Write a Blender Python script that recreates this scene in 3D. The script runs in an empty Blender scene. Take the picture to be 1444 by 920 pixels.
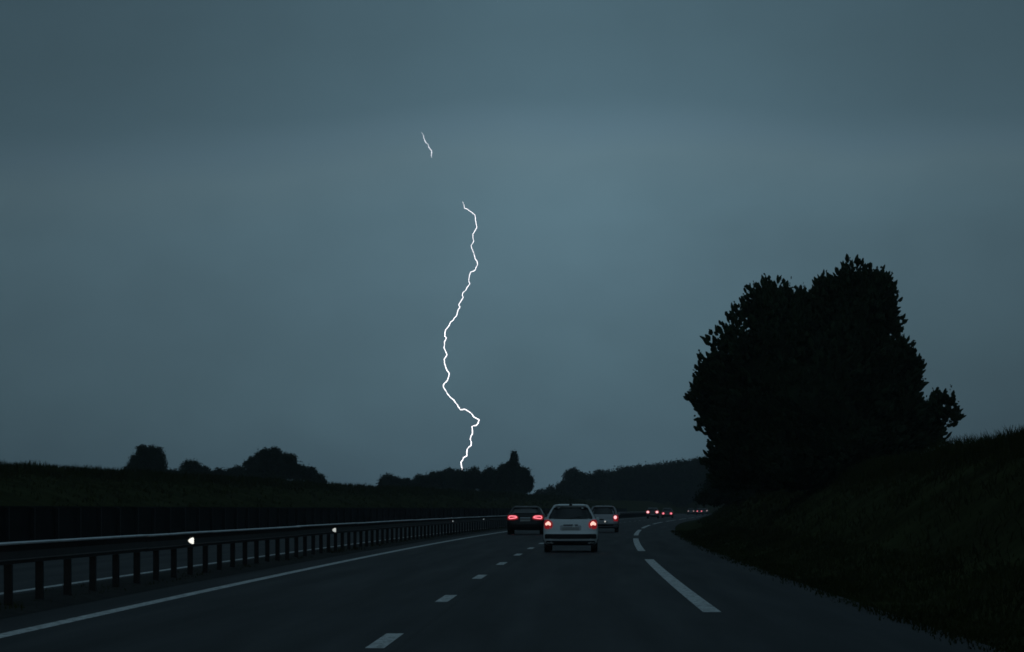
import bpy, math, random
from mathutils import Vector, noise
C = bpy.context.scene
R = math.radians
# ---------------------------------------------------------------- camera
F = 3800.0; PW, PH = 1444.0, 920.0; HX, HY = 722.0, 718.0; CH = 1.3
cam_d = bpy.data.cameras.new('camera'); cam = bpy.data.objects.new('camera', cam_d)
C.collection.objects.link(cam); C.camera = cam
cam_d.sensor_width = 36.0; cam_d.lens = F / PW * 36.0
cam_d.shift_y = (HY - PH / 2) / PW
cam_d.clip_start = 0.1; cam_d.clip_end = 20000
cam.location = (0, 0, CH); cam.rotation_euler = (R(90), 0, 0)
# ---------------------------------------------------------------- exposure, sky, sun
C.view_settings.view_transform = 'Standard'; C.view_settings.look = 'None'
C.view_settings.exposure = 0.0; C.view_settings.gamma = 1.0
C.view_settings.use_curve_mapping = False
C.cycles.use_denoising = True
C.cycles.filter_width = 1.7
C.cycles.max_bounces = 6; C.cycles.volume_bounces = 1
C.cycles.sample_clamp_indirect = 3.0
w = bpy.data.worlds.new("World"); C.world = w; w.use_nodes = True
N = w.node_tree.nodes; L = w.node_tree.links; N.clear()
SKY_LIFT = 1.17
def s2l(c):
    return tuple(((v / 255) / 12.92 if v <= 10.3 else ((v / 255 + .055) / 1.055) ** 2.4) for v in c) + (1,)
out = N.new('ShaderNodeOutputWorld')
tc = N.new('ShaderNodeTexCoord'); sep = N.new('ShaderNodeSeparateXYZ'); L.new(tc.outputs['Generated'], sep.inputs[0])
def math_n(op, a, b=None, clamp=False):
    n = N.new('ShaderNodeMath'); n.operation = op; n.use_clamp = clamp
    for i, v in enumerate((a, b)):
        if v is None: continue
        if isinstance(v, (int, float)): n.inputs[i].default_value = v
        else: L.new(v, n.inputs[i])
    return n.outputs[0]
# soft cloud noise, stretched along the horizon
mp = N.new('ShaderNodeMapping'); mp.inputs['Scale'].default_value = (5, 5, 9); L.new(tc.outputs['Generated'], mp.inputs[0])
nz = N.new('ShaderNodeTexNoise'); nz.inputs['Scale'].default_value = 1.3; nz.inputs['Detail'].default_value = 3; nz.inputs['Roughness'].default_value = .5
L.new(mp.outputs[0], nz.inputs['Vector'])
mp2 = N.new('ShaderNodeMapping'); mp2.inputs['Scale'].default_value = (10, 10, 15); mp2.inputs['Location'].default_value = (3, 1, 7); L.new(tc.outputs['Generated'], mp2.inputs[0])
nz2 = N.new('ShaderNodeTexNoise'); nz2.inputs['Scale'].default_value = 1.6; nz2.inputs['Detail'].default_value = 5; nz2.inputs['Roughness'].default_value = .55
L.new(mp2.outputs[0], nz2.inputs['Vector'])
# the cloud edge dips towards the left
edge = math_n('ADD', sep.outputs['Z'], math_n('MULTIPLY', math_n('MINIMUM', sep.outputs['X'], 0.0), -0.075))
edge = math_n('ADD', edge, math_n('MULTIPLY', math_n('SUBTRACT', nz.outputs[0], .5), 0.030))
edge = math_n('ADD', edge, math_n('MULTIPLY', math_n('SUBTRACT', nz2.outputs[0], .5), 0.016))
el = math_n('MULTIPLY', edge, 2.0)
ramp = N.new('ShaderNodeValToRGB'); cr = ramp.color_ramp; cr.interpolation = 'LINEAR'
def zz(py): return 2 * math.sin(math.atan((HY - py) / F))
SKY = [(0.0, (62, 84, 96)), (zz(600), (71, 96, 108)), (zz(500), (78, 105, 117)), (zz(400), (85, 113, 126)),
       (zz(290), (91, 120, 133)), (zz(225), (94, 121, 133)), (zz(188), (88, 115, 129)), (zz(150), (79, 106, 119)),
       (zz(60), (74, 100, 112)), (.42, (70, 95, 107)), (.9, (76, 98, 110))]
while len(cr.elements) < len(SKY): cr.elements.new(.5)
for e, (p, c) in zip(cr.elements, SKY): e.position = p; e.color = s2l(c)
L.new(el, ramp.inputs[0])
# darker rain curtains to both sides of the brighter patch of cloud
side = math_n('SUBTRACT', sep.outputs['X'], 0.018)
side = math_n('ADD', math_n('MULTIPLY', math_n('MULTIPLY', side, side), 65.0), 1.0)
side = math_n('ADD', math_n('DIVIDE', 0.62, side), 0.40)
var = math_n('ADD', math_n('ADD', math_n('MULTIPLY', nz2.outputs[0], 0.30), math_n('MULTIPLY', nz.outputs[0], 0.24)), 0.73)
# unseen sky behind the car, lightened on purpose to brighten the cars' rear faces
back = math_n('ADD', 1.0, math_n('MULTIPLY', math_n('MAXIMUM', math_n('MULTIPLY', sep.outputs['Y'], -1.0), 0.0), 1.0))
mul = math_n('MULTIPLY', math_n('MULTIPLY', side, var), back)
vm = N.new('ShaderNodeVectorMath'); vm.operation = 'SCALE'; L.new(ramp.outputs[0], vm.inputs[0]); L.new(mul, vm.inputs['Scale'])
bg = N.new('ShaderNodeBackground'); bg.inputs['Strength'].default_value = SKY_LIFT; L.new(vm.outputs[0], bg.inputs[0])
SUN_EL, SUN_ROT = R(3), R(200)
sky = N.new('ShaderNodeTexSky'); sky.sky_type = 'NISHITA'; sky.sun_disc = False; sky.sun_elevation = SUN_EL; sky.sun_rotation = SUN_ROT
bg2 = N.new('ShaderNodeBackground'); bg2.inputs['Strength'].default_value = 0.002; L.new(sky.outputs[0], bg2.inputs[0])
ad = N.new('ShaderNodeAddShader'); L.new(bg.outputs[0], ad.inputs[0]); L.new(bg2.outputs[0], ad.inputs[1]); L.new(ad.outputs[0], out.inputs[0])
sd = bpy.data.lights.new('sun', 'SUN'); sd.energy = 0.01; sd.angle = R(25); sd.color = (1, .93, .85)
so = bpy.data.objects.new('sun', sd); C.collection.objects.link(so); so.rotation_euler = (R(87), 0, R(180) - SUN_ROT)
# dipped headlamps of the car we sit in: they only show in the barrier reflectors
for sx in (-.62, .62):
    hd = bpy.data.lights.new('headlamp', 'SPOT'); hd.energy = 700; hd.spot_size = R(14); hd.spot_blend = .25; hd.shadow_soft_size = .08; hd.color = (1, .95, .84)
    ho = bpy.data.objects.new('headlamp', hd); C.collection.objects.link(ho); ho.location = (sx, 1.2, .66); ho.rotation_euler = (R(89.6), 0, R(6.4))

# ---------------------------------------------------------------- materials
def mat(name, col, rough=.6, metal=0, spec=.5, noise_scale=None, noise_amt=.25, bump=0, bump_scale=30, emit=None, estr=0, stretch=(1, 1, 1), coat=0):
    m = bpy.data.materials.new(name); m.use_nodes = True; nt = m.node_tree; b = nt.nodes['Principled BSDF']
    b.inputs['Base Color'].default_value = (*col, 1); b.inputs['Roughness'].default_value = rough
    b.inputs['Metallic'].default_value = metal; b.inputs['Specular IOR Level'].default_value = spec
    b.inputs['Coat Weight'].default_value = coat
    if noise_scale:
        t = nt.nodes.new('ShaderNodeTexCoord'); mpn = nt.nodes.new('ShaderNodeMapping'); mpn.inputs['Scale'].default_value = stretch
        n = nt.nodes.new('ShaderNodeTexNoise'); n.inputs['Scale'].default_value = noise_scale; n.inputs['Detail'].default_value = 6; n.inputs['Roughness'].default_value = .65
        nt.links.new(t.outputs['Object'], mpn.inputs[0]); nt.links.new(mpn.outputs[0], n.inputs['Vector'])
        r = nt.nodes.new('ShaderNodeValToRGB'); e = r.color_ramp.elements
        e[0].position = .3; e[1].position = .7
        e[0].color = (*[c * (1 - noise_amt) for c in col], 1); e[1].color = (*[min(1, c * (1 + noise_amt)) for c in col], 1)
        nt.links.new(n.outputs[0], r.inputs[0]); nt.links.new(r.outputs[0], b.inputs['Base Color'])
    if bump:
        t = nt.nodes.new('ShaderNodeTexCoord'); n = nt.nodes.new('ShaderNodeTexNoise'); n.inputs['Scale'].default_value = bump_scale; n.inputs['Detail'].default_value = 4
        bp = nt.nodes.new('ShaderNodeBump'); bp.inputs['Strength'].default_value = bump; bp.inputs['Distance'].default_value = .02
        nt.links.new(t.outputs['Object'], n.inputs['Vector']); nt.links.new(n.outputs[0], bp.inputs['Height']); nt.links.new(bp.outputs[0], b.inputs['Normal'])
    if emit:
        b.inputs['Emission Color'].default_value = (*emit, 1); b.inputs['Emission Strength'].default_value = estr
        m.cycles.emission_sampling = 'NONE'
    return m
M = {}
M['soil'] = mat('grassland', (.033, .038, .017), .95, spec=.0, noise_scale=.35, noise_amt=.45, bump=.5, bump_scale=3)
M['median'] = mat('median_gravel', (.022, .022, .02), .95, spec=.1, noise_scale=1.5, noise_amt=.5, bump=.6, bump_scale=8)
M['asphalt'] = mat('asphalt', (.014, .0165, .019), .7, spec=.14, noise_scale=.9, noise_amt=.22, bump=.25, bump_scale=60, stretch=(1, .12, 1))
M['paint'] = mat('road_paint', (.62, .63, .62), .6, noise_scale=3.0, noise_amt=.22, spec=.4)
def asphalt_wear(m):
    nt = m.node_tree; b = nt.nodes['Principled BSDF']; src = b.inputs['Base Color'].links[0].from_socket
    uv = nt.nodes.new('ShaderNodeUVMap'); uv.uv_map = 'lane'; sp = nt.nodes.new('ShaderNodeSeparateXYZ'); nt.links.new(uv.outputs[0], sp.inputs[0])
    def mt(op, a, b_=None):
        n = nt.nodes.new('ShaderNodeMath'); n.operation = op
        for i, v in enumerate((a, b_)):
            if v is None: continue
            if isinstance(v, (int, float)): n.inputs[i].default_value = v
            else: nt.links.new(v, n.inputs[i])
        return n.outputs[0]
    mp_ = nt.nodes.new('ShaderNodeMapping'); mp_.inputs['Scale'].default_value = (1.2, .05, 1); nt.links.new(uv.outputs[0], mp_.inputs[0])
    nn = nt.nodes.new('ShaderNodeTexNoise'); nn.inputs['Scale'].default_value = 1.5; nn.inputs['Detail'].default_value = 5; nt.links.new(mp_.outputs[0], nn.inputs['Vector'])
    tr = mt('COSINE', mt('MULTIPLY', mt('ADD', sp.outputs['X'], mt('MULTIPLY', nn.outputs[0], .5)), 2 * math.pi / 1.8))   # two polished tracks to a lane
    seam = mt('LESS_THAN', mt('ABSOLUTE', mt('SUBTRACT', mt('ADD', sp.outputs['X'], mt('MULTIPLY', nn.outputs[0], .06)), -3.35)), .03)
    f = mt('ADD', .82, mt('MULTIPLY', tr, .12)); f = mt('ADD', f, mt('MULTIPLY', nn.outputs[0], .5)); f = mt('SUBTRACT', f, mt('MULTIPLY', seam, .45))
    g = mt('LESS_THAN', mt('FRACT', mt('MULTIPLY', mt('ADD', sp.outputs['Y'], mt('MULTIPLY', nn.outputs[0], 2.0)), 1 / 31.0)), .006)
    f = mt('SUBTRACT', f, mt('MULTIPLY', g, .3))
    vm = nt.nodes.new('ShaderNodeVectorMath'); vm.operation = 'SCALE'; nt.links.new(src, vm.inputs[0]); nt.links.new(f, vm.inputs['Scale']); nt.links.new(vm.outputs[0], b.inputs['Base Color'])
    nt.links.new(mt('SUBTRACT', .8, mt('MULTIPLY', nn.outputs[0], .25)), b.inputs['Roughness'])
asphalt_wear(M['asphalt'])
def paint_wear(m):
    nt = m.node_tree; b = nt.nodes['Principled BSDF']; src = b.inputs['Base Color'].links[0].from_socket
    t = nt.nodes.new('ShaderNodeTexCoord'); n = nt.nodes.new('ShaderNodeTexNoise'); n.inputs['Scale'].default_value = 7; n.inputs['Detail'].default_value = 8; n.inputs['Roughness'].default_value = .75
    nt.links.new(t.outputs['Object'], n.inputs['Vector']); rp = nt.nodes.new('ShaderNodeValToRGB'); e = rp.color_ramp.elements; e[0].position = .40; e[0].color = (.12, .12, .12, 1); e[1].position = .50; e[1].color = (1, 1, 1, 1)
    nt.links.new(n.outputs[0], rp.inputs[0]); mx = nt.nodes.new('ShaderNodeMix'); mx.data_type = 'RGBA'; mx.blend_type = 'MULTIPLY'; mx.inputs[0].default_value = 1
    nt.links.new(src, mx.inputs[6]); nt.links.new(rp.outputs[0], mx.inputs[7]); nt.links.new(mx.outputs[2], b.inputs['Base Color'])
paint_wear(M['paint'])
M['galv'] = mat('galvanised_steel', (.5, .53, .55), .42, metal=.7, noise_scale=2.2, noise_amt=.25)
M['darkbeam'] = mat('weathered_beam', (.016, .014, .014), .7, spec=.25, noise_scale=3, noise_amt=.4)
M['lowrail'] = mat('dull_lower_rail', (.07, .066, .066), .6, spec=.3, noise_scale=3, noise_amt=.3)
M['post'] = mat('dark_post', (.008, .009, .010), .7, spec=.2, noise_scale=6, noise_amt=.4)
M['wall'] = mat('dark_wall_panel', (.006, .008, .009), .9, spec=.1, noise_scale=1.2, noise_amt=.5)
M['grass'] = mat('grass_blades', (.025, .031, .011), .95, spec=.0, noise_scale=.15, noise_amt=.4)
M['leaf'] = mat('dark_leaves', (.020, .030, .017), .85, spec=.12, noise_scale=.5, noise_amt=.5)
M['pine'] = mat('pine_needles', (.022, .034, .018), .85, spec=.1, noise_scale=.8, noise_amt=.5)
M['bark'] = mat('bark', (.05, .04, .03), .95, spec=.1, noise_scale=4, noise_amt=.4)
M['white'] = mat('white_car_paint', (.62, .65, .66), .3, coat=.4, spec=.4, noise_scale=2, noise_amt=.05)
M['silver'] = mat('silver_car_paint', (.27, .27, .285), .4, metal=.35, coat=.4, noise_scale=2, noise_amt=.05)
M['dark'] = mat('dark_car_paint', (.006, .006, .007), .45, spec=.3, coat=.1, noise_scale=2, noise_amt=.05)
M['grey'] = mat('grey_car_paint', (.045, .05, .055), .4, coat=.3, noise_scale=2, noise_amt=.05)
M['glass'] = mat('car_glass', (.007, .010, .011), .15, spec=.45, noise_scale=1, noise_amt=.3)
M['black'] = mat('black_plastic', (.012, .013, .014), .6, spec=.3, noise_scale=8, noise_amt=.2)
M['rubber'] = mat('rubber', (.012, .012, .012), .8, spec=.2, noise_scale=8, noise_amt=.2)
M['rim'] = mat('wheel_rim', (.2, .2, .21), .4, metal=.8, noise_scale=8, noise_amt=.2)
M['plate'] = mat('number_plate', (.28, .28, .27), .4, noise_scale=9, noise_amt=.1)
M['chrome'] = mat('chrome', (.75, .77, .78), .22, metal=.9, noise_scale=9, noise_amt=.05)
M['badge'] = mat('badge_white', (.85, .86, .85), .4, noise_scale=9, noise_amt=.02)
M['lens'] = mat('red_lens', (.20, .008, .01), .25, noise_scale=9, noise_amt=.2, emit=(1, .02, .03), estr=.16)
M['lens_dim'] = mat('red_lens_dim', (.16, .008, .01), .25, noise_scale=9, noise_amt=.2, emit=(1, .02, .03), estr=.03)
M['lamp'] = mat('tail_lamp_warm', (.5, .1, .05), .4, noise_scale=9, noise_amt=.1, emit=(1, .50, .42), estr=1.4)
M['lamp2'] = mat('tail_lamp_pink', (.5, .05, .05), .4, noise_scale=9, noise_amt=.1, emit=(1, .24, .30), estr=1.25)
M['lamp3'] = mat('tail_lamp_hot', (.5, .1, .1), .4, noise_scale=9, noise_amt=.1, emit=(1, .45, .48), estr=1.5)
M['plamp'] = mat('plate_lamp', (.6, .6, .6), .4, noise_scale=9, noise_amt=.1, emit=(1, .97, .9), estr=.45)
M['farlamp'] = mat('far_lamp', (.5, .1, .1), .4, noise_scale=9, noise_amt=.1, emit=(1, .45, .55), estr=.8)
M['bolt'] = mat('lightning', (1, 1, 1), .5, noise_scale=9, noise_amt=.01, emit=(1, .95, .98), estr=3.0)
M['bolt_dim'] = mat('lightning_faint', (1, 1, 1), .5, noise_scale=9, noise_amt=.01, emit=(.9, .92, 1), estr=1.1)
M['reflector'] = mat('reflector', (.95, .95, .93), .24, metal=1.0, noise_scale=9, noise_amt=.02)

# ---------------------------------------------------------------- mesh helpers
class MB:
    def __init__(s): s.v = []; s.f = []
    def quad(s, a, b, c, d):
        i = len(s.v); s.v += [a, b, c, d]; s.f.append((i, i + 1, i + 2, i + 3))
    def tri(s, a, b, c):
        i = len(s.v); s.v += [a, b, c]; s.f.append((i, i + 1, i + 2))
    def box(s, x0, x1, y0, y1, z0, z1, bev=0, rot=0, org=None):
        b = bev
        i = len(s.v)
        pts = []
        for z, k in ((z0, b), (z0 + b, 0), (z1 - b, 0), (z1, b)):
            for (x, y) in ((x0 + k, y0 + k), (x1 - k, y0 + k), (x1 - k, y1 - k), (x0 + k, y1 - k)):
                pts.append([x, y, z])
        if rot:
            ox, oy = org or ((x0 + x1) / 2, (y0 + y1) / 2); c, n = math.cos(rot), math.sin(rot)
            pts = [[ox + (x - ox) * c - (y - oy) * n, oy + (x - ox) * n + (y - oy) * c, z] for x, y, z in pts]
        s.v += [tuple(p) for p in pts]
        s.f.append((i + 3, i + 2, i + 1, i)); s.f.append((i + 12, i + 13, i + 14, i + 15))
        for l in range(3):
            for k in range(4):
                a = i + l * 4 + k; c = i + l * 4 + (k + 1) % 4
                s.f.append((a, c, c + 4, a + 4))
    def grid(s, rows, closed=False):
        i = len(s.v); n = len(rows[0])
        for r in rows: s.v += [tuple(p) for p in r]
        for a in range(len(rows) - 1):
            for b in range(n if closed else n - 1):
                c = (b + 1) % n
                s.f.append((i + a * n + b, i + a * n + c, i + (a + 1) * n + c, i + (a + 1) * n + b))
        return i
    def tube(s, pts, rad, seg=6, cap=True):
        rows = []
        for k, p in enumerate(pts):
            p = Vector(p); a = Vector(pts[max(k - 1, 0)]); b = Vector(pts[min(k + 1, len(pts) - 1)])
            d = (b - a).normalized(); u = d.cross(Vector((0, 1, 0)) if abs(d.y) < .9 else Vector((1, 0, 0))).normalized(); v = d.cross(u)
            r = rad[k] if isinstance(rad, (list, tuple)) else rad
            rows.append([p + u * (r * math.cos(2 * math.pi * j / seg)) + v * (r * math.sin(2 * math.pi * j / seg)) for j in range(seg)])
        i = s.grid(rows, True)
        if cap:
            s.f.append(tuple(i + j for j in range(seg))[::-1]); m = i + (len(pts) - 1) * seg; s.f.append(tuple(m + j for j in range(seg)))
    def build(s, name, m, parent=None, smooth=False):
        me = bpy.data.meshes.new(name); me.from_pydata([tuple(p) for p in s.v], [], s.f); me.materials.append(m)
        if smooth: me.shade_smooth()
        me.update()
        if name.endswith('road'):
            uv = me.uv_layers.new(name='lane')
            for lp in me.loops: x, y, z = me.vertices[lp.vertex_index].co; uv.data[lp.index].uv = (x - XR(y), y)
        o = bpy.data.objects.new(name, me); C.collection.objects.link(o)
        if parent: o.parent = parent
        return o
def tag(o, label=None, cat=None, group=None, kind=None):
    for k, v in (('label', label), ('category', cat), ('group', group), ('kind', kind)):
        if v: o[k] = v
    return o
def empty(name, loc, rz=0):
    o = bpy.data.objects.new(name, None); C.collection.objects.link(o); o.location = loc; o.rotation_euler = (0, 0, rz); o.empty_display_size = .3
    return o
def copy_tree(o, parent=None):
    c = o.copy(); C.collection.objects.link(c)
    if parent: c.parent = parent
    for ch in list(o.children): copy_tree(ch, c)
    return c

# ---------------------------------------------------------------- the road's course
def slope(Y):
    s = min(.09, .0155 + .00025 * Y)
    if Y > 620: s += min(.5, (Y - 620) * .0015)
    return s
_tab = [1.85]
for i in range(0, 6000): _tab.append(_tab[-1] + slope(i + .5))
def XR(Y):        # x of the right-hand edge line
    if Y < 0: return 1.85 + .0155 * Y
    i = min(int(Y), 5998); return _tab[i] + (_tab[i + 1] - _tab[i]) * (Y - i)
def XL(Y): return XR(Y) - 7.6
def ground(u, Y):  # u = distance right of the right-hand edge line
    n = noise.noise(Vector((u * .08, Y * .02, 0))) * .25 + noise.noise(Vector((u * .3, Y * .12, 5))) * .1
    if u > 3.0:
        P = [(3.0, -.01), (5.0, .5), (6.8, 1.75), (8.8, 2.85), (11, 3.1), (40, 3.3), (400, 4.5), (5000, 5)]
        k = min(1, (u - 3) / 3)
    elif u < -21.4:
        u = -u; P = [(21.4, .3), (23, 1.0), (27, 2.4), (32.5, 3.5), (45, 3.6), (400, 4.2), (5000, 4.5)]
        k = min(1, (u - 21.4) / 5)
    else: return -.02
    for a, b in zip(P, P[1:]):
        if u <= b[0]:
            t = (u - a[0]) / (b[0] - a[0]); return a[1] + (b[1] - a[1]) * t + n * k
    return P[-1][1]
YS = [-40 + 4 * i for i in range(0, 110)] + [400 + 12 * i for i in range(1, 50)] + [1050 + 150 * i for i in range(0, 8)]
US = [-1200, -900, -600, -300, -150, -90, -60, -50, -45, -41, -38, -35, -33, -32, -31, -29.5, -28, -26.5, -25, -23.5, -22.2, -21.4, -21.1, -14, -8, -2, 2.9, 3.0, 3.6, 4.3, 5, 5.6, 6.2, 6.8, 7.4, 8.1, 8.8, 9.4, 10.2, 11, 13, 16, 20, 26, 34, 50, 90, 180, 400, 800, 1200]
mb = MB(); rows = []
for Y in YS:
    rows.append([(XR(Y) + u, Y, ground(u, Y)) for u in US])
mb.grid(rows)
tag(mb.build('ground', M['soil'], smooth=True), 'dark grassy ground with banks on both sides of the motorway', kind='structure')
def strip(u0, u1, Y0, Y1, z, step=3.0, nu=1):
    rows = []; Y = Y0
    while True:
        rows.append([(XR(Y) + u0 + (u1 - u0) * k / nu, Y, z) for k in range(nu + 1)])
        if Y >= Y1: break
        Y = min(Y + step, Y1)
    return rows
mb = MB(); mb.grid(strip(-8.55, 2.2, -40, 1000, 0.0, nu=3)); tag(mb.build('road', M['asphalt']), 'asphalt carriageway curving away to the right', kind='structure')
mb = MB(); mb.grid(strip(-21.0, -10.2, -40, 1000, 0.0, nu=3)); tag(mb.build('opposing_road', M['asphalt']), 'asphalt of the opposing carriageway behind the guardrail', kind='structure')
mb = MB()
rows = []
Y = -40
while Y < 1000:
    rows.append([(XR(Y) + u, Y, (.004 if u in (-8.5, -10.25) else .02 + .05 * noise.noise(Vector((u * 2, Y * .8, 3))) + (.05 if -9.8 < u < -9 else .02))) for u in (-8.5, -8.7, -9.0, -9.3, -9.6, -9.9, -10.25)]); Y += 2
mb.grid(rows); tag(mb.build('median_strip', M['median'], smooth=True), 'dark gravel and weeds of the central strip under the guardrail', kind='structure')
# markings
mb = MB(); mb.grid(strip(-7.6 - .105, -7.6 + .105, -40, 1000, .004)); tag(mb.build('left_edge_line', M['paint']), 'solid pale line along the left edge of the carriageway', kind='structure')
mb = MB(); mb.grid(strip(-10.62, -10.44, -40, 1000, .004)); mb.grid(strip(-18.3, -18.1, -40, 1000, .004)); tag(mb.build('opposing_edge_line', M['paint']), 'pale edge lines of the opposing carriageway seen between the posts', kind='structure')
mb = MB()
Y = 25.1 - 25
while Y < 700:
    mb.grid(strip(-3.6 - .09, -3.6 + .09, Y, Y + 3.0, .004, 1.5)); Y += 12.5
tag(mb.build('lane_dashes', M['paint']), 'short pale dashes between the two lanes', kind='structure')
mb = MB()
Y = 33.6 - 49.0
while Y < 800:
    mb.grid(strip(-.115, .115, Y, Y + 35.5, .004, 2.0)); Y += 49.3
tag(mb.build('right_edge_dashes', M['paint']), 'long pale dashes along the right edge of the carriageway', kind='structure')

# ---------------------------------------------------------------- guardrail
UR = -9.1
gr = empty('guardrail', (XR(30) + UR, 30, 0))
tag(gr, 'long central guardrail with pale steel top and dark beam on closely set dark posts', 'guardrail')
def off(mb):   # vertices given in world space, parent at an offset
    mb.v = [(p[0] - gr.location.x, p[1] - gr.location.y, p[2]) for p in mb.v]; return mb
random.seed(4)
top = MB(); beam = MB(); lip = MB()
Y = 10.0
while Y < 520:
    j = random.uniform(-.006, .006); Y1 = Y + 4.02
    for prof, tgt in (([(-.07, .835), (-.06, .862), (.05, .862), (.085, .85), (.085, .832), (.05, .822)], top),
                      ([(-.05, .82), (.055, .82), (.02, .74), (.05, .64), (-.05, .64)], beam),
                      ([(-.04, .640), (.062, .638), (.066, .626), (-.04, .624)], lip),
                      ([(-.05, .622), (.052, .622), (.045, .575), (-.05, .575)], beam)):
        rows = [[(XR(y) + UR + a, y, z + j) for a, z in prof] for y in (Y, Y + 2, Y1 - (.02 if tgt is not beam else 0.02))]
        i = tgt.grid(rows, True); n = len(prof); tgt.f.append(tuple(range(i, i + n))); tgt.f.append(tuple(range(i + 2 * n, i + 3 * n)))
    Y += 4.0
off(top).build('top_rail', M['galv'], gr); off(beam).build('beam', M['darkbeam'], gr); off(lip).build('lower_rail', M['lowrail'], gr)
pm = MB(); pm.box(-.05, .05, -.045, .045, -.1, .58, .006); post0 = None
for k in range(96):
    y = 31.0 + 2.03 * k
    if post0 is None: p = post0 = pm.build('post', M['post'], gr)
    else: p = post0.copy(); C.collection.objects.link(p); p.parent = gr
    p.location = (XR(y) + UR - gr.location.x, y - gr.location.y, 0); p.rotation_euler = (0, 0, -math.atan(slope(y)) + random.uniform(-.04, .04))
more = MB()
for k in range(96, 235):
    y = 31.0 + 2.03 * k; more.box(XR(y) + UR - .06, XR(y) + UR + .06, y - .045, y + .045, -.1, .58)
tag(off(more).build('post_run', M['post'], gr), kind='stuff')
# reflectors: steel cup plates standing square to oncoming traffic
for y, zc in ((50.5, .705), (78.0, .69), (132.6, .70), (157, .70)):
    m2 = MB(); x0 = .09; pts = [(.11, .05), (.11, -.05), (.085, -.062), (.045, -.045), (.015, -.02), (.005, 0), (.015, .02), (.045, .045), (.085, .062)]
    yy = y; X = XR(y) + UR
    fr = [(0.075 + a, 0, b) for a, b in pts]; bk = [(0.075 + a, .02, b) for a, b in pts]
    m2.v = fr + bk; n = len(fr); m2.f = [tuple(range(n))] + [tuple(range(2 * n - 1, n - 1, -1))] + [(i, i + n, (i + 1) % n + n, (i + 1) % n) for i in range(n)]
    o = m2.build('reflector', M['reflector'], gr); o.scale = (1, 1, 1) if y < 100 else (.6, 1, .6)
    o.location = (X - gr.location.x, y - gr.location.y, zc)
    d = Vector((0, 0, 1.0)) - Vector((X + .13, y, zc)); o.rotation_euler = (-math.atan2(d.z, -d.y), 0, math.atan2(d.x, -d.y))

# ---------------------------------------------------------------- dark retaining wall beyond the opposing carriageway
UW = -21.25
wl = empty('retaining_wall', (XR(80) + UW, 80, 0)); tag(wl, 'low dark panel wall along the foot of the left grassy bank', 'wall')
pn = MB()
for (a0, a1, z0, z1) in ((-.06, .06, -.1, 1.34),):
    rows = []
    y = 30.0
    while y < 640:
        rows.append([(XR(y) + UW + a, y, z) for a, z in ((a0, z0), (a1, z0), (a1, z1), (a0, z1))]); y += 4
    pn.grid(rows, True)
pn.v = [(p[0] - wl.location.x, p[1] - 80, p[2]) for p in pn.v]; pn.build('panel', M['wall'], wl)
cp = MB(); rows = []
y = 30.0
while y < 640:
    rows.append([(XR(y) + UW + a - wl.location.x, y - 80, z) for a, z in ((-.10, 1.345), (.12, 1.345), (.12, 1.40), (-.10, 1.40))]); y += 4
cp.grid(rows, True); cp.build('coping', M['wall'], wl)
p0 = None
for k in range(95):
    y = 70 + 4 * k
    if p0 is None:
        b = MB(); b.box(-.02, .20, -.1, .1, -.1, 1.34, .01); p = p0 = b.build('pillar', M['post'], wl)
    else: p = p0.copy(); C.collection.objects.link(p); p.parent = wl
    p.location = (XR(y) + UW - wl.location.x, y - 80, 0)

# ---------------------------------------------------------------- grass
def grass(name, u0, u1, Y0, Y1, n, h0, h1, label, wd=.012, clump=3, dense=None):
    mb = MB()
    for k in range(n):
        Y = Y0 * (Y1 / Y0) ** random.random(); u = random.uniform(u0, u1)
        if dense and random.random() < .6: u = random.gauss(*dense)
        nn = noise.noise(Vector((u * .5, Y * .25, 9)))
        if nn < -.3 and random.random() < .6: continue
        z = ground(u, Y); x = XR(Y) + u
        s = (1 + nn * .9) * max(1.0, (Y / 120) ** .3)
        for j in range(clump):
            h = random.uniform(h0, h1) * s; a = random.uniform(0, 6.28); r = random.uniform(0, .2)
            bx, by = x + r * math.cos(a), Y + r * math.sin(a); lx, ly = random.gauss(0, .35) * h, random.gauss(0, .35) * h; h *= 1.0 if (u > 7.6 or u < -30.5 or u > -12 and u < 0) else .55
            wv = wd * max(1, Y / 60) * random.uniform(.6, 1.4); ang = random.uniform(0, 6.28); dx, dy = wv * math.cos(ang), wv * math.sin(ang)
            mb.quad((bx - dx, by - dy, z - .05), (bx + dx, by + dy, z - .05), (bx + lx * .4 + dx * .7, by + ly * .4 + dy * .7, z + h * .6), (bx + lx * .4 - dx * .7, by + ly * .4 - dy * .7, z + h * .6))
            i = len(mb.v) - 2
            mb.v.append((bx + lx, by + ly, z + h)); mb.f.append((i + 1, i, len(mb.v) - 1))
    return tag(mb.build(name, M['grass']), label, 'grass', kind='stuff')
random.seed(11)
grass('grass', 4.0, 12, 34, 330, 15000, .16, .42, 'long dark grass covering the bank on the right', dense=(8.9, .8))
grass('grass', 1.98, 4.6, 22, 160, 8000, .05, .2, 'short grass verge along the edge of the hard shoulder')
grass('grass', -41, -22, 110, 600, 14000, .15, .45, 'long dark grass covering the bank beyond the opposing carriageway', dense=(-32.5, 1.5))
grass('weeds', -9.6, -8.8, 26, 200, 1500, .04, .14, 'sparse weeds in the gravel under the guardrail', wd=.01)

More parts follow.
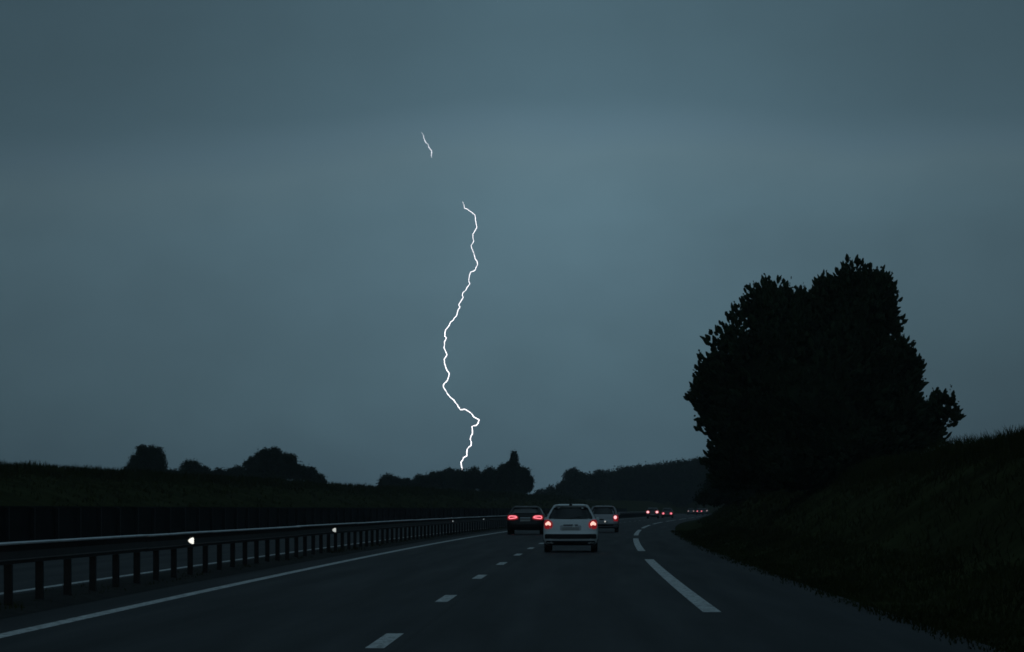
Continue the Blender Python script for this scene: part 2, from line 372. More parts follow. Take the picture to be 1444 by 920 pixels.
# ---------------------------------------------------------------- trees
def rnd_unit():
    while True:
        v = Vector((random.uniform(-1, 1), random.uniform(-1, 1), random.uniform(-1, 1)))
        if .05 < v.length <= 1: return v.normalized()
def tree(name, Y, lobes, label, cat='tree', ppx=None, dens=1.0, leaf=.25, m='leaf', group=None, tuft='round', base_px=None, trunk=.25, depth=1.0):
    """lobes: (px, py, rx, ry) of each clump of branches, seen from the road at distance Y, given real depth"""
    k = Y / F
    bx = (base_px - HX) * k if base_px else sum((l[0] - HX) * k for l in lobes) / len(lobes)
    gz = ground(bx - XR(Y), Y)
    root = empty(name, (bx, Y, gz)); tag(root, label, cat, group)
    fol = MB(); core = MB(); tr = MB()
    L3 = []
    for (px, py, rx, ry) in lobes:
        if tuft == 'pine' and rx > 18: rx -= 4; ry -= 4; py += 2
        c = Vector(((px - HX) * k - bx, random.uniform(-.25, .25) * rx * k, CH + (HY - py) * k - gz)); L3.append((c, rx * k, rx * k * depth, ry * k))
    topz = max(c.z + rz for c, a, b, rz in L3)
    # trunk and limbs
    tr.tube([(0, 0, -.3), (.05 * trunk, 0, topz * .25), (-.2 * trunk, .1 * trunk, topz * .5), (0, 0, topz * .75)], [trunk, trunk * .8, trunk * .5, trunk * .15], 8)
    for c, rx, ry_, rz in L3:
        s = Vector((0, 0, min(topz * .5, max(.3, c.z - rz * .7)))); mid = s.lerp(c, .5) + Vector((0, 0, .1 * rx))
        tr.tube([s, mid, c + Vector((0, 0, rz * .3))], [trunk * .4, trunk * .25, trunk * .06], 5)
    # sub-clumps on each lobe, leaves gathered round the sub-clumps
    for c, rx, ry_, rz in L3:
        area = (rx + rz) ** 2
        nb = max(9 if tuft == 'pine' else 14, int((24 if tuft == 'pine' else 60) * dens * area / ((leaf * 4) ** 2) ** 1.0))
        nb = min(nb, 420)
        for q in range(nb):
            d = rnd_unit(); rr = (random.choice((.45, .7, .85, .9, .95, 1.0, 1.06)) * random.uniform(.93, 1.03) if tuft == 'pine' else random.uniform(.5, 1.0) ** .6) * (1 + (.16 if tuft == 'pine' else .3) * noise.noise(d * 3.2 + c))
            if tuft != 'pine': rr *= 1 + .32 * noise.noise(d * 6.5 + c * 1.3)
            if random.random() < .08: rr *= 1.1
            p = c + Vector((d.x * rx * rr, d.y * ry_ * rr, d.z * rz * rr))
            if p.z < .15: continue
            if tuft == 'pine':      # knots of upright pointed shoots at the branch ends
                for l in range(random.randint(3, 6)):
                    b0 = p + rnd_unit() * .26; ax = ((d + Vector((0, 0, .95))).normalized() + rnd_unit() * .35).normalized()
                    ln = random.uniform(.20, .42); rd = random.uniform(.055, .095); e1 = ax.cross(rnd_unit()).normalized(); e2 = ax.cross(e1)
                    rings = []
                    for tt, kk in ((0, .25), (.22, .95), (.55, 1.0), (.85, .5), (1, .08)):
                        rings.append([b0 + ax * (ln * tt) + (e1 * math.cos(1.2566 * g_ + tt) + e2 * math.sin(1.2566 * g_ + tt)) * (rd * kk * random.uniform(.75, 1.25)) for g_ in range(5)])
                    fol.grid(rings, True)
            nl = random.randint(4, 7) if tuft == 'pine' else random.randint(9, 15); cs = leaf * (random.uniform(.9, 1.5) if tuft == 'pine' else random.uniform(1.0, 2.3))
            up = (d + Vector((0, 0, .9 if tuft == 'pine' else .3))).normalized()
            for l in range(nl):
                if tuft == 'pine':
                    t = random.random(); o_ = up * (t * cs * 2.6) + rnd_unit() * cs * .8 * (1 - t * .85) * random.random() ** .4
                    ax = (up + rnd_unit() * .45).normalized()
                else:
                    o_ = rnd_unit() * cs * random.random() ** .5; ax = rnd_unit()
                s2 = leaf * random.uniform(.45, 1.0); sd_ = ax.cross(rnd_unit()).normalized() * s2 * .42
                q0 = p + o_
                fol.quad(q0 - sd_ * .3, q0 + ax * s2 * .5 + sd_, q0 + ax * s2, q0 + ax * s2 * .5 - sd_)
        # inner mass of twigs and leaves
        if rx * F / Y < 18 and tuft == 'pine': continue
        rows = []
        for a in range(9):
            th = math.pi * a / 8; row = []
            for b in range(12):
                ph = 2 * math.pi * b / 12; d = Vector((math.sin(th) * math.cos(ph), math.sin(th) * math.sin(ph), math.cos(th)))
                r_ = (.66 if tuft == 'pine' else .56) * (1 + .3 * noise.noise(d * 2.5 + c * .7)); row.append(c + Vector((d.x * rx * r_, d.y * ry_ * r_, max(d.z * rz * r_, .05 - c.z))))
            rows.append(row)
        fol.grid(rows, True)
    tr.build('trunk', M['bark'], root, True); fol.build('crown', M[m], root)
    return root
random.seed(21)
tree('pine_tree', 110, [(1085, 520, 80, 100), (1197, 492, 76, 98), (1040, 545, 58, 62), (1012, 555, 36, 46), (1140, 560, 120, 110), (1235, 545, 62, 88), (1198, 416, 30, 42), (1228, 420, 26, 40), (1082, 434, 34, 38),
     (1070, 620, 76, 74), (1180, 620, 96, 66), (1262, 600, 46, 52), (1290, 600, 28, 34), (1330, 582, 17, 22), (1312, 612, 20, 18), (1130, 660, 90, 50), (1050, 660, 46, 44), (1163, 432, 22, 42), (1134, 458, 34, 44), (1128, 438, 24, 30), (1280, 535, 20, 36), (1242, 434, 22, 36), (1300, 600, 24, 30)],
     'huge dark twin-topped pine standing on the right bank beside the road', leaf=.14, m='pine', tuft='pine', base_px=1150, trunk=.32, dens=.42)
BG = 'trees of the belt along the far bend'
LG = 'trees on the skyline beyond the left bank'
def ft(Y, lobes, label, group=None, **kw):
    ex = []
    for px, py, rx, ry in lobes:
        for q in range(0 if group == BG and 'merging' in label else 4):     # side boughs that break the outline
            a = random.uniform(-.3, math.pi + .3); t = random.uniform(.75, 1.12); f = random.uniform(.2, .42)
            ex.append((px + math.cos(a) * rx * t, py - math.sin(a) * ry * t, max(2, rx * f), max(2, ry * f * random.uniform(.8, 1.3))))
    lobes = [(a, b, c * .88, d * .9) for a, b, c, d in lobes] + ex
    kw.setdefault('leaf', .30 * Y / 420); tree('tree', Y, lobes, label, group=group, **kw)
ft(380, [(207, 652, 16, 20), (196, 660, 17, 12), (217, 645, 12, 13), (226, 658, 10, 13), (205, 642, 9, 10), (185, 663, 9, 7)], 'round leafy tree at the far left of the skyline', LG)
ft(400, [(272, 666, 17, 11), (264, 664, 10, 9), (284, 667, 9, 8)], 'low dome-shaped tree just right of the leftmost skyline tree', LG)
ft(400, [(242, 672, 9, 7), (305, 673, 12, 9), (316, 671, 8, 7)], 'small low shrubby tree in the gap left of the broad skyline tree', LG)
ft(410, [(335, 671, 14, 9), (328, 672, 10, 8)], 'low rounded bush touching the left side of the broad skyline tree', LG)
ft(380, [(382, 656, 24, 17), (378, 645, 14, 11), (368, 658, 18, 13), (400, 650, 12, 10), (394, 664, 18, 12), (358, 655, 10, 6), (386, 640, 8, 6), (384, 671, 34, 9), (352, 672, 12, 8)], 'broad leafy tree with layered crown, largest on the left skyline', LG)
ft(385, [(424, 668, 14, 11), (419, 663, 9, 7), (443, 676, 12, 7), (450, 681, 8, 5)], 'small sloping tree on the right flank of the broad skyline tree', LG)
MG = 'trees behind the point where the lightning comes down'
ft(470, [(555, 689, 22, 15), (547, 686, 14, 9), (565, 685, 12, 9)], 'low round-topped tree standing alone left of the lightning strike', MG)
ft(500, [(606, 684, 20, 15), (597, 688, 14, 12), (616, 678, 13, 10)], 'dark rounded tree at the left end of the clump under the lightning', MG)
ft(520, [(640, 682, 22, 17), (632, 675, 14, 10)], 'round tree whose top hides the foot of the lightning', MG)
ft(510, [(664, 678, 15, 15), (655, 688, 12, 12)], 'dark flat-topped tree just right of the lightning foot', MG)
ft(520, [(686, 685, 14, 17), (698, 688, 9, 15)], 'tree tucked between the lightning clump and the pointed tree', MG)
ft(500, [(725, 653, 5, 11), (722, 664, 9, 13), (728, 672, 14, 16), (715, 680, 16, 20), (736, 684, 13, 16), (722, 692, 22, 15), (745, 680, 7, 8)], 'tall pointed conifer-like tree rising above the clump', MG)
ft(700, [(765, 702, 9, 7), (776, 697, 7, 8), (756, 706, 8, 6)], 'low distant bushes in the gap behind the dark car', None)
ft(690, [(820, 684, 21, 17), (808, 685, 15, 16), (834, 682, 14, 14), (798, 694, 9, 12), (822, 700, 26, 12)], 'large round tree at the left end of the belt on the bend', BG)
bt = 'tree merging into the dark belt along the far bend'
for i in range(13):
    px = 848 + i * 13.5 + random.uniform(-2, 2); topy = 664 - (px - 850) * .125 + random.uniform(-1, 1.8); r = random.uniform(10, 14)
    ft(760 + random.uniform(-25, 25), [(px, topy + r * .9, r, r), (px + random.uniform(-6, 6), topy + r * 1.4, r * .9, r), (px, topy + 40, r * 1.1, 22)], bt, BG, leaf=.55)
# scrub closing the foot of the belt and of the pine
ft(600, [(786, 702, 10, 8), (800, 704, 10, 7)], 'low scrub at the foot of the large round belt tree', None)
ft(240, [(1012, 690, 22, 14), (1035, 682, 26, 20), (1064, 680, 28, 24)], 'dark thicket on the right bank behind the pine', None, leaf=.22)
ft(175, [(1050, 694, 34, 16), (1090, 684, 36, 18), (1014, 702, 24, 12), (1004, 706, 18, 10)], 'low dark undergrowth at the left foot of the pine', None, leaf=.17)

# ---------------------------------------------------------------- lightning
BY = 1500.0
up = [(594.5, 186.8), (597.6, 192.5), (598.5, 197), (600.4, 201), (603.8, 204.6), (605.2, 208.6), (608.6, 212.3), (608.9, 216), (608.3, 220)]
mn = [(651.8, 284.3), (654.6, 290.5), (656, 295), (660.3, 296.4), (669.6, 304), (670.5, 311), (672.4, 320.5), (666.8, 331), (667.9, 338), (664.5, 347.9), (667.3, 355), (669.6, 363.4), (672.4, 367.6),
      (673.4, 373.9), (670.4, 380.9), (663.8, 384.3), (660.9, 393.9), (662.6, 400), (657.4, 407), (657.4, 410.4), (652.2, 414.3), (653.4, 420), (647, 428.7), (648.7, 433), (644.7, 440.9), (643.5, 446), (639.1, 452.2),
      (635.1, 454.8), (631.3, 462.6), (627, 468.7), (627, 474.8), (629.9, 477.9), (626.6, 481.7), (626, 490.4), (630.4, 500.5), (626.4, 507), (626.6, 512.2), (628.5, 518), (633.4, 526.4), (630.8, 537.2), (626.5, 541),
      (625.8, 547), (630.5, 554.8), (640.2, 564.6), (645.1, 571.4), (649.6, 577.7), (655.9, 577.7), (662.7, 581.8), (667.6, 587.7), (675.5, 592), (671.5, 600.4), (665.7, 602.2), (666.3, 611.5), (663.1, 619.4),
      (664.1, 628.2), (659.2, 634), (658.2, 642.9), (653.5, 645.8), (650, 651.7), (652, 662), (654, 675), (653, 690), (655, 705), (654, 712)]
bolt = empty('lightning_bolt', ((654 - HX) * BY / F, BY, 4)); tag(bolt, 'white jagged lightning bolt with a short stray piece above, reaching down to the skyline trees', 'lightning')
def chan(name, pts, r0, r1, m):
    fine = [pts[0]]
    for p, q in zip(pts, pts[1:]):
        fine += [((p[0] + q[0]) / 2 + random.uniform(-.9, .9), (p[1] + q[1]) / 2 + random.uniform(-.5, .5)), q]
    pts = fine
    b = MB(); k = BY / F; n = len(pts); P = []; Rr = []
    for i, (x, y) in enumerate(pts):
        P.append(((x - HX) * k - bolt.location.x, 14 * noise.noise(Vector((i * .35, 0, 1))), CH + (HY - y) * k - 4)); t = i / (n - 1)
        Rr.append((r0 + (r1 - r0) * min(1, t * 1.3)) * (1 + .5 * noise.noise(Vector((i * 1.3, 4, 0)))) * min(1, .2 + .2 * i))
    if name == 'faint_channel': Rr[-1] *= .3
    b.tube(P, Rr, 8); return b.build(name, m, bolt, True)
chan('main_channel', mn, .10, .225, M['bolt']); chan('faint_channel', up, .20, .23, M['bolt_dim'])

# ---------------------------------------------------------------- cars
def interp(T, z, i):
    if z <= T[0][0]: return T[0][i]
    for a, b in zip(T, T[1:]):
        if z <= b[0]: t = (z - a[0]) / (b[0] - a[0]); return a[i] + (b[i] - a[i]) * t
    return T[-1][i]
def outline(yr, yf, b, ff=.88, r=.2, bow=.05):
    r = min(r, b * .6); P = []
    for k in range(5): x = (b - r) * k / 4; P.append((x, yr + bow * (x / b) ** 2))
    yb = yr + bow
    for k in range(1, 6): a = math.pi / 2 * k / 6; P.append((b - r + r * math.sin(a), yb + r - r * math.cos(a)))
    bf = b * ff; y1 = yb + r; y2 = yf - .3
    for k in range(9):
        t = k / 8; P.append((b + (bf - b) * max(0, (t - .5) * 2) ** 2, y1 + (y2 - y1) * t))
    for k in range(1, 6): a = math.pi / 2 * k / 6; P.append((bf - .3 + .3 * math.cos(a), y2 + .3 * math.sin(a) * .9))
    for k in range(1, 4): P.append(((bf - .3) * (1 - k / 3), yf - .03 + .03 * k / 3))
    return P
class Car:
    def __init__(s, name, label, cat, T, paint, loc, rz, group):
        s.T = T; s.root = empty(name, loc, rz); tag(s.root, label, cat, group); s.paint = paint
        zs = []
        for a, b in zip(T, T[1:]):
            zs += [a[0] + (b[0] - a[0]) * k / 2 for k in range(2)]
        zs.append(T[-1][0]); mb = MB(); rows = []
        for z in zs:
            h = outline(interp(T, z, 1), interp(T, z, 2), interp(T, z, 3)); full = h + [(-x, y) for x, y in h[-2:0:-1]]
            rows.append([(x, y, z) for x, y in full])
        i = mb.grid(rows, True); n = len(rows[0]); mb.f.append(tuple(range(i, i + n))[::-1]); m = i + (len(rows) - 1) * n
        mb.f.append(tuple(range(m, m + n)))
        s.body = mb.build('body', paint, s.root, True)
    def rear(s, x, z, o=0):
        yr, yf, b = (interp(s.T, z, i) for i in (1, 2, 3)); r = min(.2, b * .6); ax = abs(x); bow = .05
        if ax <= b - r: return yr + bow * (ax / b) ** 2
        t = min(.985, (ax - b + r) / r); return yr + bow + r - r * math.sqrt(1 - t * t)
    def patch(s, name, zs, xl, xr, m, parent=None, o=.012, nx=8, back=.03):
        """panel lying on the rear skin: rows at heights zs from xl[i] to xr[i]"""
        mb = MB(); fr = []; bk = []
        for z, a, b in zip(zs, xl, xr):
            R1 = []; R2 = []
            for k in range(nx + 1):
                x = a + (b - a) * k / nx; y = s.rear(x, z); e = .01
                gx = (s.rear(x + e, z) - s.rear(x - e, z)) / (2 * e); gz = (s.rear(x, z + e) - s.rear(x, z - e)) / (2 * e)
                nv = Vector((gx, -1, gz)).normalized(); p = Vector((x, y, z)); R1.append(p + nv * o); R2.append(p - nv * back)
            fr.append(R1); bk.append(R2)
        i = mb.grid(fr); j = mb.grid(bk); n = nx + 1; h = len(zs)
        ring = [a for a in range(n)] + [r_ * n + n - 1 for r_ in range(1, h)] + [(h - 1) * n + a for a in range(n - 2, -1, -1)] + [r_ * n for r_ in range(h - 2, 0, -1)]
        for a, b in zip(ring, ring[1:] + ring[:1]): mb.f.append((i + a, i + b, j + b, j + a))
        return mb.build(name, m, parent or s.root, True if m is M['glass'] else False)
    def side(s, sx, y0b, y1b, y0t, y1t, zb, zt, name='side_window'):
        mb = MB(); rows = []
        for k in range(5):
            z = zb + (zt - zb) * k / 4; t = k / 4; a = y0b + (y0t - y0b) * t; b = y1b + (y1t - y1b) * t; row = []
            h = outline(interp(s.T, z, 1), interp(s.T, z, 2), interp(s.T, z, 3))[10:19]
            for q in range(7):
                y = a + (b - a) * q / 6; x = h[0][0]
                for (xa, ya), (xb, yb) in zip(h, h[1:]):
                    if ya <= y <= yb: x = xa + (xb - xa) * (y - ya) / (yb - ya)
                row.append((sx * (x + .008), y, z))
            rows.append(row)
        mb.grid(rows); return mb.build(name, M['glass'], s.root, True)
    def front_glass(s, zb, zt):
        mb = MB(); rows = []
        for k in range(5):
            z = zb + (zt - zb) * k / 4; b = interp(s.T, z, 3) * .8; yf = interp(s.T, z, 2)
            rows.append([(b * (q / 3 - 1), yf + .012 - .02 * (q / 3 - 1) ** 2, z) for q in range(7)])
        mb.grid(rows); return mb.build('windscreen', M['glass'], s.root, True)
    def wheels(s, tx, ya, yb, r=.31, wd=.19):
        first = None
        for x in (-tx, tx):
            for y in (ya, yb):
                mb = MB(); rows = []
                for (dx, rr) in ((-wd / 2, r * .62), (-wd / 2, r * .93), (-wd / 2 + .02, r), (wd / 2 - .02, r), (wd / 2, r * .93), (wd / 2, r * .62)):
                    rows.append([(dx, rr * math.cos(a * math.pi / 12), rr * math.sin(a * math.pi / 12)) for a in range(24)])
                mb.grid(rows, True); t = mb.build('wheel', M['rubber'], s.root, True); t.location = (x, y, r)
                mb = MB(); rows = []
                for (dx, rr) in ((-wd / 2 + .02, r * .62), (-wd / 2 + .05, r * .5), (-wd / 2 + .03, r * .15), (wd / 2 - .03, r * .15), (wd / 2 - .05, r * .5), (wd / 2 - .02, r * .62)):
                    rows.append([(dx, rr * math.cos(a * math.pi / 12), rr * math.sin(a * math.pi / 12)) for a in range(24)])
                i = mb.grid(rows, True); mb.f.append(tuple(range(i + 48, i + 72))); mb.f.append(tuple(range(i + 72, i + 96))); mb.build('rim', M['rim'], t)
                # black wheel-arch lining, slightly proud of the side
                ar = MB(); b = interp(s.T, r, 3); sg = 1 if x > 0 else -1; rows = []
                for (rr, dx) in ((r * 1.02, .004), (r * 1.18, .02), (r * 1.24, .0)):
                    rows.append([(sg * (b + dx), y + rr * math.cos(a * math.pi / 14), r + rr * math.sin(a * math.pi / 14)) for a in range(15)])
                ar.grid(rows); ar.build('wheel_arch', M['black'], s.root)
    def box(s, name, x0, x1, z0, z1, d, m, parent=None, y=None, bev=.006):
        y = s.rear((x0 + x1) / 2, (z0 + z1) / 2) if y is None else y
        mb = MB(); mb.box(x0, x1, y - d, y + .04, z0, z1, bev); return mb.build(name, m, parent or s.root)
def ellipse_blob(cx, cz, rx, rz, yf, name, m, parent, depth=.02):
    mb = MB(); rows = []
    for k in range(4):
        t = k / 3; rr = math.cos(t * math.pi / 2 * .95)
        rows.append([(cx + rx * rr * math.cos(a * math.pi / 8), yf(cx + rx * rr * math.cos(a * math.pi / 8), cz + rz * rr * math.sin(a * math.pi / 8)) - .014 - depth * math.sin(t * math.pi / 2), cz + rz * rr * math.sin(a * math.pi / 8)) for a in range(16)])
    i = mb.grid(rows, True); mb.f.append(tuple(range(i + 48, i + 64))); return mb.build(name, m, parent, True)
def rz_at(Y): return -math.atan(slope(Y))
CARS = 'cars driving away in the two lanes'
# --- white hatchback
TW = [(.20, .16, 3.70, .72), (.28, .05, 3.82, .79), (.40, 0, 3.92, .815), (.55, -.01, 3.95, .82), (.62, .03, 3.95, .82), (.72, .05, 3.93, .82), (.84, .08, 3.88, .81), (.94, .11, 3.72, .785),
      (.99, .15, 3.05, .755), (1.12, .25, 2.85, .69), (1.26, .37, 2.6, .615), (1.35, .45, 2.42, .56), (1.40, .47, 2.25, .53), (1.43, .53, 2.05, .48), (1.447, .75, 1.75, .36)]
Y = 81.0
c = Car('white_car', 'white hatchback in the right lane, nearest of the cars, tail lamps lit', 'car', TW, M['white'], (1.76, Y, 0), rz_at(Y), CARS)
c.patch('rear_window', [.995, 1.04, 1.12, 1.2, 1.28, 1.33, 1.352], [-.65, -.655, -.62, -.575, -.535, -.50, -.45], [.65, .655, .62, .575, .535, .50, .45], M['glass'])
for sx in (-1, 1):
    zs = [.70, .73, .80, .87, .93, .965]; inn = [.62, .57, .54, .545, .58, .66]; ou = [.74, .775, .785, .785, .775, .75]
    a, b = ([-q for q in ou], [-q for q in inn]) if sx < 0 else (inn, ou)
    t = c.patch('tail_lamp', zs, a, b, M['lens'], o=.014)
    ellipse_blob(sx * .675, .872, .056, .056, c.rear, 'bulb', M['lamp'], t); ellipse_blob(sx * .735, .845, .032, .045, c.rear, 'bulb', M['lamp'], t)
    ellipse_blob(sx * .622, .84, .028, .045, c.rear, 'bulb', M['lamp'], t)
c.patch('bumper_strip', [.405, .42, .53, .545], [-.74, -.765, -.765, -.72], [.74, .765, .765, .72], M['black'], o=.02, nx=12)
c.patch('lower_bumper', [.215, .24, .30, .345], [-.60, -.7, -.74, -.72], [.60, .7, .74, .72], M['black'], o=.012, nx=12)
c.patch('plate_recess', [.655, .67, .79, .805], [-.30, -.32, -.32, -.30], [.30, .32, .32, .30], M['silver'], o=.004)
pl = c.box('number_plate', -.26, .26, .665, .755, .022, M['plate'], bev=.004)
# unreadable dark characters on the plate
random.seed(5)
for k in range(7):
    x = -.20 + k * .062 + (.012 if k > 1 else 0) + (.012 if k > 4 else 0); ch = MB(); y = c.rear(0, .71) - .024
c.patch('boot_handle', [.80, .806, .822, .828], [-.21, -.22, -.22, -.21], [.21, .22, .22, .21], M['black'], o=.02)
# chevron badge
b = MB(); y = c.rear(.1, .8) - .03
for dz, wdt in ((0, .052), (-.04, .052)):
    for sx in (-1, 1):
        x0 = .10; i = len(b.v)
        pts = [(x0, .845 + dz), (x0 + sx * wdt, .785 + dz), (x0 + sx * (wdt - .022), .785 + dz), (x0, .815 + dz)]
        b.v += [(p[0], y, p[1]) for p in pts] + [(p[0], y + .02, p[1]) for p in pts]
        b.f += [(i, i + 1, i + 2, i + 3), (i + 7, i + 6, i + 5, i + 4)] + [(i + k, i + (k + 1) % 4, i + 4 + (k + 1) % 4, i + 4 + k) for k in range(4)]
b.build('badge', M['badge'], c.root)
w_ = MB(); w_.tube([(0, c.rear(0, 1.0) - .03, 1.0), (.1, c.rear(0, 1.05) - .045, 1.05), (.34, c.rear(.34, 1.09) - .03, 1.09)], [.012, .008, .005], 6); w_.build('rear_wiper', M['black'], c.root)
sp = MB(); sp.box(-.47, .47, .40, .62, 1.385, 1.425, .012); sp.build('spoiler', M['white'], c.root)
bl = MB(); bl.box(-.045, .045, .385, .45, 1.40, 1.455, .006); bl.tube([(0, .6, 1.44), (0, .45, 1.56)], [.006, .003], 5); bl.build('aerial', M['black'], c.root)
for sx in (-1, 1):
    m_ = MB(); m_.box(sx * .80 - .055, sx * .80 + .055, 2.55, 2.68, .93, 1.04, .03); m_.build('wing_mirror', M['white'], c.root)
    c.side(sx, .55, 1.55, .75, 1.55, 1.0, 1.33); c.side(sx, 1.62, 2.75, 1.62, 2.3, 1.0, 1.33)
c.front_glass(1.0, 1.36); c.wheels(.705, .62, 3.12)
# --- dark saloon/suv in the left lane
TD = [(.22, .16, 4.3, .84), (.32, .06, 4.45, .91), (.45, 0, 4.55, .94), (.62, 0, 4.58, .95), (.78, .04, 4.55, .95), (.92, .08, 4.45, .93), (1.0, .12, 4.2, .90), (1.04, .18, 3.4, .87), (1.16, .42, 3.1, .81),
      (1.28, .66, 2.85, .75), (1.37, .80, 2.65, .70), (1.42, .95, 2.45, .63), (1.45, 1.2, 2.2, .50)]
Y = 137.0
d = Car('dark_car', 'dark low car with slim red tail lamps driving in the left lane', 'car', TD, M['dark'], (.67, Y, 0), rz_at(Y), CARS)
d.patch('rear_window', [1.045, 1.1, 1.2, 1.3, 1.345], [-.72, -.74, -.68, -.62, -.56], [.72, .74, .68, .62, .56], M['glass'])
for sx in (-1, 1):
    zs = [.74, .78, .86, .94, .985]; inn = [.55, .38, .35, .40, .50]; ou = [.86, .90, .905, .895, .86]
    a, b_ = ([-q for q in ou], [-q for q in inn]) if sx < 0 else (inn, ou)
    t = d.patch('tail_lamp', zs, a, b_, M['lens'], o=.014, nx=10)
    lp = MB(); P = [(.42, .875), (.50, .93), (.70, .945), (.80, .93), (.845, .87), (.80, .81), (.66, .82), (.50, .845), (.42, .875)]
    P = [(sx * x, d.rear(sx * x, z) - .03, z) for x, z in P]; lp.tube(P, .027, 6, cap=False); lp.build('light_strip', M['lamp2'], t)
d.box('number_plate', -.26, .26, .67, .77, .02, M['plate'])
d.patch('lower_bumper', [.225, .25, .38, .42], [-.7, -.8, -.86, -.84], [.7, .8, .86, .84], M['black'], o=.012, nx=12)
d.patch('chrome_strip', [.825, .83, .85, .855], [-.25, -.26, -.26, -.25], [.25, .26, .26, .25], M['galv'], o=.02)
sp = MB(); sp.box(-.62, .62, .72, .95, 1.36, 1.40, .012); sp.build('spoiler', M['grey'], d.root)
rf = MB(); rows = [[(x, y, 1.452 - .045 * (x / .62) ** 2 - (.03 if y < 1.0 else 0)) for x in (-.6, -.3, 0, .3, .6)] for y in (.92, 1.3, 2.3)]; rf.grid(rows); rf.build('roof_panel', M['silver'], d.root, True)
for sx in (-1, 1):
    m_ = MB(); m_.box(sx * .93 - .06, sx * .93 + .06, 3.0, 3.12, 1.0, 1.12, .03); m_.build('wing_mirror', M['dark'], d.root)
    d.side(sx, .9, 1.9, 1.2, 1.9, 1.05, 1.33); d.side(sx, 1.97, 3.05, 1.97, 2.6, 1.05, 1.33)
d.front_glass(1.05, 1.38); d.wheels(.82, .75, 3.55, .33, .22)
# --- silver hatchback further on in the right lane
TS = [(.22, .14, 3.65, .74), (.30, .05, 3.78, .82), (.42, 0, 3.86, .84), (.56, 0, 3.9, .845), (.70, .05, 3.88, .84), (.85, .06, 3.8, .83), (.96, .08, 3.6, .81), (1.0, .10, 3.1, .79),
      (1.15, .16, 2.9, .74), (1.30, .24, 2.65, .68), (1.40, .30, 2.45, .63), (1.45, .38, 2.2, .56), (1.475, .6, 1.9, .42)]
Y = 150.0
e = Car('silver_car', 'silver-grey boxy hatchback ahead of the white one, partly hidden by it', 'car', TS, M['silver'], (5.08, Y, 0), rz_at(Y), CARS)
e.patch('rear_window', [1.01, 1.05, 1.2, 1.34, 1.375], [-.64, -.66, -.62, -.565, -.52], [.64, .66, .62, .565, .52], M['glass'])
for sx in (-1, 1):
    zs = [.62, .66, .80, .92, .96]; inn = [.60, .57, .545, .56, .60]; ou = [.79, .81, .815, .81, .79]
    a, b_ = ([-q for q in ou], [-q for q in inn]) if sx < 0 else (inn, ou)
    t = e.patch('tail_lamp', zs, a, b_, M['lens'], o=.014); ellipse_blob(sx * .67, .83, .085, .10, e.rear, 'bulb', M['lamp3'], t)
e.box('number_plate', -.26, .26, .52, .62, .02, M['plate']); e.patch('bumper', [.235, .26, .43, .46], [-.70, -.78, -.81, -.79], [.70, .78, .81, .79], M['black'], o=.015, nx=12)
ellipse_blob(.10, .60, .05, .045, e.rear, 'plate_lamp', M['plamp'], e.root, .03)
e.box('towbar_cover', -.20, .02, .66, .74, .015, M['black'])
sp = MB(); sp.box(-.56, .56, .20, .42, 1.41, 1.455, .012); sp.build('spoiler', M['silver'], e.root)
ar = MB(); ar.tube([(0, .5, 1.45), (0, .38, 1.62)], [.012, .005], 5); ar.build('aerial', M['black'], e.root)
for sx in (-1, 1):
    m_ = MB(); m_.box(sx * .85 - .055, sx * .85 + .055, 2.5, 2.62, .95, 1.07, .03); m_.build('wing_mirror', M['silver'], e.root)
    e.side(sx, .45, 1.5, .55, 1.5, 1.02, 1.37); e.side(sx, 1.57, 2.8, 1.57, 2.4, 1.02, 1.37)
e.front_glass(1.02, 1.40); e.wheels(.72, .62, 3.05)
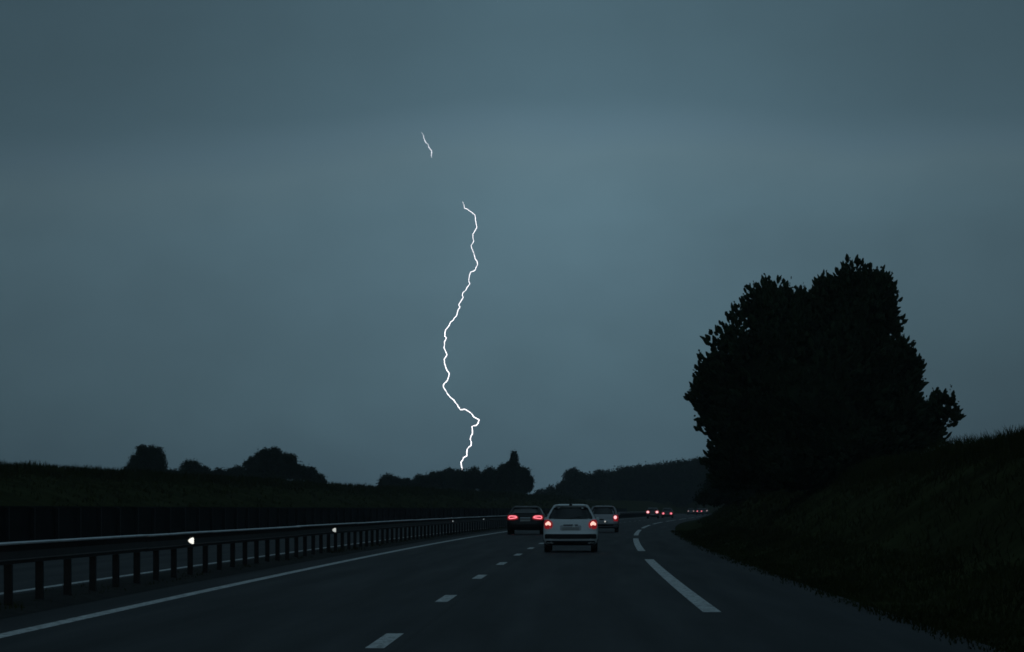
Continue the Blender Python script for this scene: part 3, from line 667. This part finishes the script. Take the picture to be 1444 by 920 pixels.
# --- far cars on the bend
def far_car(name, label, Y, px, T, paint, lx, lz, lr, lm):
    f = Car(name, label, 'car', T, paint, ((px - HX) * Y / F, Y, 0), rz_at(Y), CARS)
    hw = interp(T, 1.2, 3)
    f.patch('rear_window', [1.05, 1.1, 1.25, 1.34], [-hw + .08, -hw + .05, -hw + .13, -hw + .2], [hw - .08, hw - .05, hw - .13, hw - .2], M['glass'])
    for sx in (-1, 1):
        t = f.patch('tail_lamp', [lz - lr, lz, lz + lr], *( ([-lx - lr * 1.3] * 3, [-lx + lr * 1.4] * 3) if sx < 0 else ([lx - lr * 1.4] * 3, [lx + lr * 1.3] * 3)), M['lens'])
        ellipse_blob(sx * lx, lz, lr * .95, lr * .8, f.rear, 'bulb', lm, t)
    f.box('number_plate', -.26, .26, .5, .6, .02, M['plate']); f.patch('bumper', [.24, .28, .42], [-.6, -.68, -.7], [.6, .68, .7], M['black'], o=.015)
    f.wheels(.70, .62, 3.05); f.front_glass(1.05, 1.38); return f
far_car('distant_car', 'left and brighter of the two distant cars on the bend', 366, 920, TS, M['grey'], .62, .88, .19, M['lamp3'])
far_car('distant_car', 'right and dimmer of the two distant cars on the bend', 385, 940.8, TW, M['grey'], .56, .66, .16, M['lamp2'])
far_car('distant_car', 'leftmost of the three tiny far-off cars on the bend', 620, 974.3, TW, M['grey'], .60, .82, .11, M['plamp'])
far_car('distant_car', 'middle one of the three tiny far-off cars on the bend', 560, 986.3, TW, M['grey'], .44, .84, .13, M['lamp2'])
far_car('distant_car', 'rightmost of the three tiny far-off cars on the bend', 660, 993.5, TW, M['grey'], .56, .86, .12, M['plamp'])

# ---------------------------------------------------------------- rain haze
hz = bpy.data.materials.new('rain_haze'); hz.use_nodes = True; nt = hz.node_tree; nt.nodes.remove(nt.nodes['Principled BSDF'])
pv = nt.nodes.new('ShaderNodeVolumePrincipled'); pv.inputs['Color'].default_value = (.85, .92, 1, 1); pv.inputs['Density'].default_value = .00017; pv.inputs['Anisotropy'].default_value = .2
nt.links.new(pv.outputs[0], nt.nodes['Material Output'].inputs['Volume'])
mb = MB(); mb.box(-1400, 2600, -80, 2250, -3, 235); tag(mb.build('haze', hz), 'thin rain haze over the whole landscape', kind='stuff')
